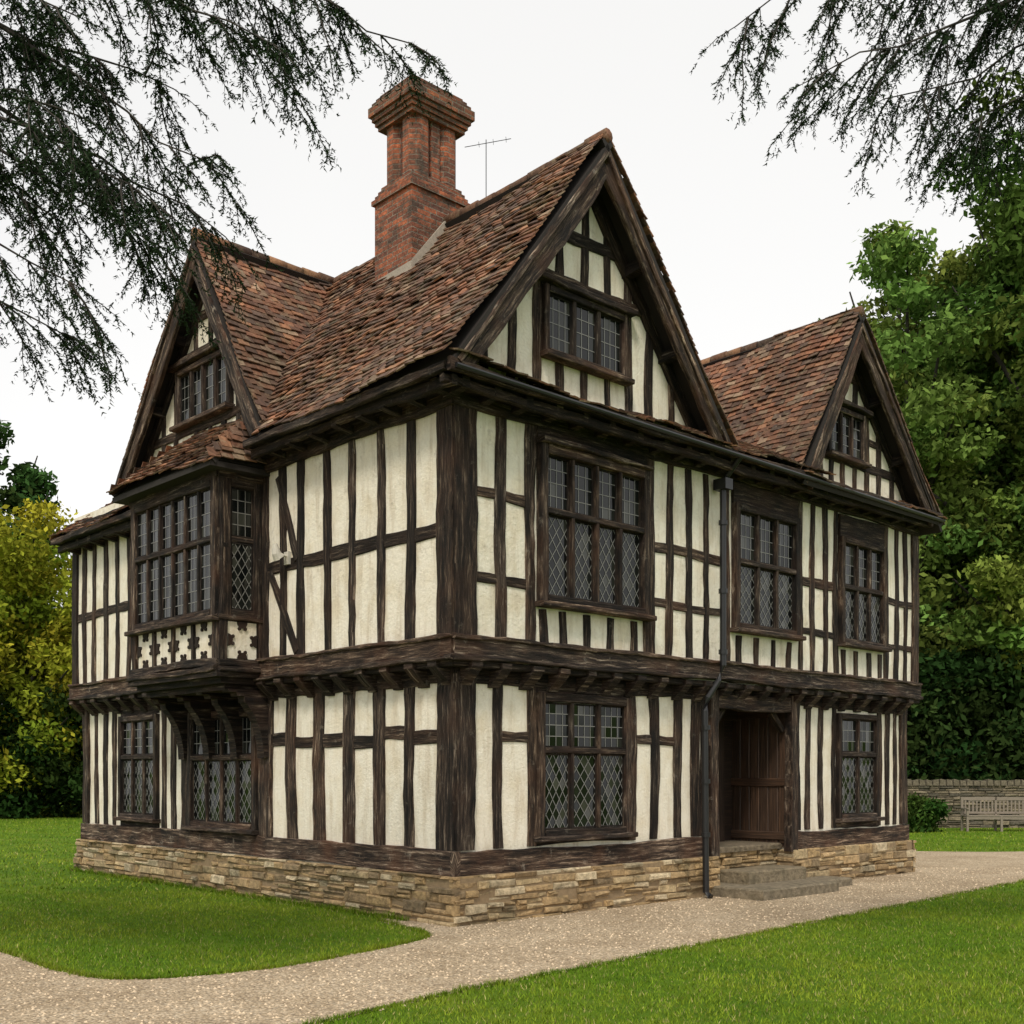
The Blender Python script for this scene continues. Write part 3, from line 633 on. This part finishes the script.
tri=[np.stack([np.cos(a+t)*s,np.sin(a+t)*s*.8,np.zeros(n)],1) for t in(0,2.1,4.2)]; top=np.stack([s*0,s*0,s*.8],1)
for i in range(3): cs.append(np.stack([P+tri[i],P+tri[(i+1)%3],P+top],1).reshape(-1,3))
pc=np.array([.60,.48,.34])[None]*rng.uniform(.4,1.35,n)[:,None]
raw('gravel_pebbles',np.concatenate(cs),3,np.concatenate([pc]*3),M_GRASS)

# ------------------------------------------------------------ trees
def leafcloud(clumps,n,size,base,var=.3,upb=.5):
    C=np.array([c[0] for c in clumps],float); Rr=np.array([c[1] for c in clumps],float)
    w=Rr**2; w/=w.sum(); idx=rng.choice(len(clumps),n,p=w)
    d=rng.normal(size=(n,3)); d/=np.linalg.norm(d,axis=1)[:,None]
    fuzz=np.where(rng.random(n)<.18,rng.uniform(1.0,1.45,n),.35+.75*rng.random(n)**.5)
    rr=Rr[idx]*fuzz; P=C[idx]+d*rr[:,None]*np.array([1,1,.62]); P[:,2]=np.maximum(P[:,2],.03)
    nn=d*.6+rng.normal(size=(n,3))*.8+np.array([0,0,upb]); nn/=np.linalg.norm(nn,axis=1)[:,None]
    t=np.cross(nn,rng.normal(size=(n,3))); t/=np.linalg.norm(t,axis=1)[:,None]; b=np.cross(nn,t)
    s=(size*rng.uniform(.5,1.3,n))[:,None]
    co=np.stack([P-t*s,P+b*s*.5,P+t*s,P-b*s*.5],1).reshape(-1,3)
    cb=rng.uniform(1-var,1+var,len(clumps)); tint=rng.uniform(-.12,.14,len(clumps))
    col=np.array(base)[None]*(cb[idx]*rng.uniform(.55,1.45,n))[:,None]; col[:,0]*=1+tint[idx]*1.8
    return co,col
def tree(name,x,y,H,Rr,base,nc=60,nl=30000,ls=.2,trunk=.35,low=.1,shape=1.0,seed=0):
    random.seed(seed); e=empty(name,(0,0,0))
    b=MB(); tp=[(x,y,-.1)]
    for i in range(1,7): tp.append((x+R(-.25,.25)*i*.4,y+R(-.2,.2)*i*.4,H*.8*i/6))
    b.tube(tp,[trunk*(1.25 if i==0 else 1)*(1-i/7) for i in range(7)],9)
    cl=[]; nb=max(8,nc//8)
    for k in range(nb):
        t=low+(1-low)*((k+R(.2,.8))/nb)**.9; prof=math.sin(math.pi*min(1,max(.02,(t-low)/(1-low)*.84+.16)))**.6*shape
        a=k*2.399+R(-.4,.4); r=Rr*prof*R(.7,1.15); j=min(5,max(0,int(t*5))); p=tp[j]
        end=(x+math.cos(a)*r,y+math.sin(a)*r,H*t*.97); 
        m=((p[0]+end[0])/2,(p[1]+end[1])/2,(p[2]+end[2])/2+.3); b.tube([p,m,end],[trunk*.32,trunk*.18,.03],5,cap=False)
        for _ in range(nc//nb):
            s=R(.15,1.05); cr=R(.07,.15)*Rr+.25
            c=(p[0]+(end[0]-p[0])*s+R(-.13,.13)*Rr,p[1]+(end[1]-p[1])*s+R(-.13,.13)*Rr,max(.4,(p[2]*(1-s)+end[2]*s)+R(-.10,.12)*Rr)); cl.append((c,cr))
    b.build(name+'_trunk_and_limbs',M_BARK,e,True)
    co,col=leafcloud(cl,nl,ls,base); raw(name+'_foliage',co,4,col,M_LEAF,e); return e
G=(.155,.225,.050); GD=(.045,.090,.024); GY=(.26,.285,.028)
tree('broadleaf_tree',14.6,43,22.5,5.6,G,280,85000,.15,.5,.25,seed=1)
tree('broadleaf_tree',19.6,40,26.5,6.6,(.105,.170,.035),340,90000,.16,.5,.2,seed=2)
tree('broadleaf_tree',18.3,38.6,13.5,3.4,(.16,.235,.045),110,32000,.13,.3,.35,seed=3)
tree('broadleaf_tree',14.6,46,14,5.0,GD,150,34000,.22,.4,.03,seed=4)
tree('broadleaf_tree',19.5,44,12,5.5,GD,150,34000,.22,.4,.03,seed=14)
tree('broadleaf_tree',22,50,27,8,GD,140,40000,.3,.5,.06,seed=5)
tree('yellow_green_tree',-18.0,43,11.0,4.8,GY,220,60000,.13,.3,.12,seed=6)
tree('yellow_green_tree',-24,42,12,4.6,GY,80,25000,.18,.3,.04,seed=7)
tree('broadleaf_tree',-25.2,56,19.5,5.5,GD,150,40000,.22,.5,.1,seed=8)
random.seed(11)
def mass(name,x0,x1,y0,y1,h,r,n,nl,ls,base):
    cl=[((R(x0,x1),R(y0,y1),R(.1,1)*h),R(.6,1)*r) for _ in range(n)]
    co,col=leafcloud(cl,nl,ls,base,.35); raw(name,co,4,col,M_LEAF)
mass('dark_hedge',-34,-9,40.6,42.6,4.2,1.0,200,70000,.13,(.026,.052,.012))
mass('garden_shrub',10.6,11.6,31.6,32.4,.8,.45,16,9000,.07,(.05,.10,.02))
mass('yew_hedge',8,34,37.3,39.5,5.2,1.3,210,70000,.15,(.026,.052,.014))
mass('distant_trees',-70,70,75,85,7,3,200,40000,.5,(.06,.10,.025))
# ------------------------------------------------------------ dry stone wall
DS=MB(); dw=W((6,34.2,0),(1,0,0),(0,-1,0)); random.seed(5)
SC=[(.20,.165,.11),(.16,.13,.085),(.25,.205,.135),(.12,.105,.075)]
stones(DS,dw,0,26,-.02,1.25,0,(.07,.13),(.18,.5)); 
for i in range(130):
    u=i*.2; DS.hexa([dw.p(u,1.25,.05),dw.p(u+.18,1.25,.05),dw.p(u+.18,1.25,-.4),dw.p(u,1.25,-.4),dw.p(u+.02,1.25+R(.13,.2),.04),dw.p(u+.16,1.25+R(.13,.2),.04),dw.p(u+.17,1.4,-.4),dw.p(u+.02,1.4,-.4)],(.16,.135,.09))
DS.box((6,34.25,-.1),(32,34.6,1.24),(.1,.09,.07))
DS.build('dry_stone_wall',M_S)
# ------------------------------------------------------------ bench
bench=empty('garden_bench',(13.55,32.3,0),math.radians(-4)); 
def part(nm,boxes):
    m=MB(); 
    for a,b in boxes: m.box(a,b)
    m.build(nm,M_BENCH,bench)
bl=.95
part('seat',[((-bl,-.26+i*.1,.42),(bl,-.18+i*.1,.445)) for i in range(5)])
part('backrest',[((-bl+.06,.22,.86),(bl-.06,.26,.95)),((-bl+.06,.22,.48),(bl-.06,.26,.54))]+[((-bl+.1+i*.105,.23,.54),(-bl+.14+i*.105,.25,.86)) for i in range(17)])
part('legs',[((x,y,0),(x+.06,y+.06,h)) for x in(-bl,bl-.06,-.03) for y,h in((-.26,.62 if x!=-.03 else .42),(.22,.95))])
part('armrests',[((x,-.30,.62),(x+.08,.24,.65)) for x in(-bl-.01,bl-.07)]+[((-bl,-.25,.34),(bl,-.22,.42))])

# ------------------------------------------------------------ cedars (foreground branches)
def conifer(name,tx,ty,H,ends,seed):
    random.seed(seed); r=np.random.default_rng(seed); e=empty(name)
    wood=MB(); tris=[]; cols=[]
    wood.tube([(tx,ty,-.1),(tx+.05,ty,H*.3),(tx-.05,ty+.05,H*.6),(tx,ty,H)],[.55,.42,.28,.05],12)
    def needles(A,B,ln,m):
        t=r.random(m)[:,None]; P=A+(B-A)*t; ax=(B-A)/(np.linalg.norm(B-A)+1e-9)
        d=r.normal(size=(m,3)); d[:,2]*=.6; d/=np.linalg.norm(d,axis=1)[:,None]; d=d+ax*.9; d/=np.linalg.norm(d,axis=1)[:,None]
        s=np.cross(d,r.normal(size=(m,3))); s/=np.linalg.norm(s,axis=1)[:,None]
        l=ln*r.uniform(.6,1.2,m)[:,None]; w=.0050
        tris.append(np.stack([P-s*w,P+s*w,P+d*l],1).reshape(-1,3)); cols.append(np.array([.020,.034,.016])[None]*r.uniform(.5,1.7,m)[:,None])
    def twig(A,d,ln):
        A=np.array(A);d=np.array(d)/np.linalg.norm(d); k=max(2,int(ln/.11)); pts=[A]
        for i in range(k):
            d=d+np.array([0,0,-.16])+r.normal(size=3)*.10; d/=np.linalg.norm(d); pts.append(pts[-1]+d*ln/k)
        wood.tube(pts,[.003*(1-i/(k+1))+.001 for i in range(k+1)],3,cap=False)
        for a,b in zip(pts,pts[1:]):
            needles(a,b,.034,12)
            for q in range(3):
                t=r.random(); p=a+(b-a)*t; ax=(b-a)/np.linalg.norm(b-a); s=np.cross(ax,np.array([0,0,1])+r.normal(size=3)*.25); s/=np.linalg.norm(s)+1e-9
                if q%2: s=-s
                sd=ax*.8+s*.7+np.array([0,0,-.35]); sd/=np.linalg.norm(sd); l2=r.uniform(.06,.18)
                needles(p,p+sd*l2,.030,12)
    for (z0_,end,dens) in ends:
        A=np.array([tx,ty,z0_],float); B=np.array(end,float); ln=np.linalg.norm(B-A); n=max(6,int(ln/.3)); pts=[]
        side=np.cross(B-A,[0,0,1]); side/=np.linalg.norm(side)
        w1,w2=R(-.3,.3),R(3,6); wz=R(2,5)
        for i in range(n+1):
            t=i/n; p=A+(B-A)*t; p=p+np.array([0,0,.28*math.sin(math.pi*t)*ln*.3+.06*math.sin(wz*3*t)])+side*w1*math.sin(w2*t)*(1-t)+r.normal(size=3)*.03; pts.append(p)
        pts[-1]=B
        wood.tube(pts,[.050*(1-t/n)**1.3+.004 for t in range(n+1)],6,cap=False)
        for i in range(int(n*.22),n):
            a,b=pts[i],pts[i+1]; ax=(b-a)/np.linalg.norm(b-a)
            for q in range(int(dens)):
                p=a+(b-a)*r.random(); s=side*(1 if r.random()<.5 else -1)
                rem=1-i/n; l=r.uniform(.25,.6)+rem*.35
                d=ax*r.uniform(.2,.9)+s*r.uniform(.2,.9)+np.array([0,0,r.uniform(-1.0,.1)])
                d/=np.linalg.norm(d); m=max(3,int(l/.15)); sp=[p]
                for _ in range(m):
                    d=d+np.array([0,0,-.14])+r.normal(size=3)*.10; d/=np.linalg.norm(d); sp.append(sp[-1]+d*l/m)
                wood.tube(sp,[.006*(1-k/(m+1))+.002 for k in range(m+1)],4,cap=False)
                for u,v in zip(sp,sp[1:]):
                    needles(u,v,.034,12); axx=(v-u)/np.linalg.norm(v-u)
                    sn=np.cross(axx,[0,0,1]); sn/=np.linalg.norm(sn)+1e-9
                    for sg in(1,-1):
                        if r.random()<.82: twig(u,axx*.8+sn*sg*.6+np.array([0,0,-.3]),r.uniform(.12,.30))
                twig(sp[-1],d,r.uniform(.12,.25))
        twig(B,(B-A)/ln+np.array([0,0,-.3]),.3)
    wood.build(name+'_branches',M_BARK,e,True)
    raw(name+'_needles',np.concatenate(tris),3,np.concatenate(cols),M_NEED,e)
conifer('cedar_tree',-6.6,7.6,15,[(8.2,(-.65,7.6,6.42),2),(7.8,(-1.45,7.2,6.15),3),(7.2,(-1.95,7.4,5.55),3),(6.6,(-2.05,7.0,5.0),3),(6.0,(-2.55,6.8,4.50),2),(5.6,(-2.75,7.2,4.35),2),(7.0,(-2.3,7.9,6.3),3),(8.4,(-1.6,8.0,6.9),4),(6.4,(-2.5,6.6,5.3),3),
  (6.7,(-2.2,7.3,4.95),2),(6.2,(-2.75,7.0,5.0),3),(7.6,(-2.6,7.0,6.2),3),(6.9,(-1.9,7.7,5.2),2),
  (9,(-10,9,7.5),2),(9.5,(-7,4,8),2),(10,(-6,11,8.5),2),(11,(-9,5,9),1)],21)
conifer('cedar_tree',8.6,8.6,15,[(8.6,(1.50,7.8,6.66),2),(8.0,(2.0,7.8,6.30),2),(7.6,(2.6,8.1,6.35),3),(7.4,(3.05,8.0,6.05),3),(8.4,(3.0,8.4,6.9),3),(8.9,(2.6,8.0,7.0),3),
  (9,(12,10,8),2),(10,(9,4,8.5),2),(9.5,(10,12,9),1)],33)

# ------------------------------------------------------------ world, sun, camera
wd=bpy.data.worlds.new('World'); S.world=wd; wd.use_nodes=True; nt=wd.node_tree; nt.nodes.clear()
o=nt.nodes.new('ShaderNodeOutputWorld'); sky=nt.nodes.new('ShaderNodeTexSky'); sky.sky_type='NISHITA'; sky.sun_disc=False
EL=math.radians(50); AZ=math.radians(190)
sky.sun_elevation=EL; sky.sun_rotation=AZ
hs=nt.nodes.new('ShaderNodeHueSaturation'); hs.inputs['Saturation'].default_value=.1; nt.links.new(sky.outputs[0],hs.inputs['Color'])
b1_=nt.nodes.new('ShaderNodeBackground'); b1_.inputs[1].default_value=.05; nt.links.new(hs.outputs[0],b1_.inputs[0])
tc=nt.nodes.new('ShaderNodeTexCoord'); nz=nt.nodes.new('ShaderNodeTexNoise'); nz.inputs['Scale'].default_value=1.4; nz.inputs['Detail'].default_value=3; nt.links.new(tc.outputs['Generated'],nz.inputs['Vector'])
rp=nt.nodes.new('ShaderNodeValToRGB'); rp.color_ramp.elements[0].color=(.88,.875,.87,1); rp.color_ramp.elements[1].color=(1,.99,.97,1); rp.color_ramp.elements[0].position=.3; rp.color_ramp.elements[1].position=.65; nt.links.new(nz.outputs[0],rp.inputs[0])
b2_=nt.nodes.new('ShaderNodeBackground'); b2_.inputs[1].default_value=.80; nt.links.new(rp.outputs[0],b2_.inputs[0])
ad=nt.nodes.new('ShaderNodeAddShader'); nt.links.new(b1_.outputs[0],ad.inputs[0]); nt.links.new(b2_.outputs[0],ad.inputs[1]); nt.links.new(ad.outputs[0],o.inputs[0])
sl=bpy.data.lights.new('sun','SUN'); sl.energy=2.3; sl.angle=math.radians(11); sl.color=(1,.93,.81); so=bpy.data.objects.new('sun',sl); S.collection.objects.link(so)
sd=Vector((math.sin(AZ)*math.cos(EL),math.cos(AZ)*math.cos(EL),math.sin(EL))); so.rotation_euler=sd.to_track_quat('Z','Y').to_euler()
cam=bpy.data.cameras.new('camera'); co=bpy.data.objects.new('camera',cam); S.collection.objects.link(co); co.location=(0,0,1.65); co.rotation_euler=(math.pi/2,0,0)
cam.sensor_width=36; cam.lens=36*1160/1024; cam.shift_y=260/1024; cam.clip_end=2000; S.camera=co
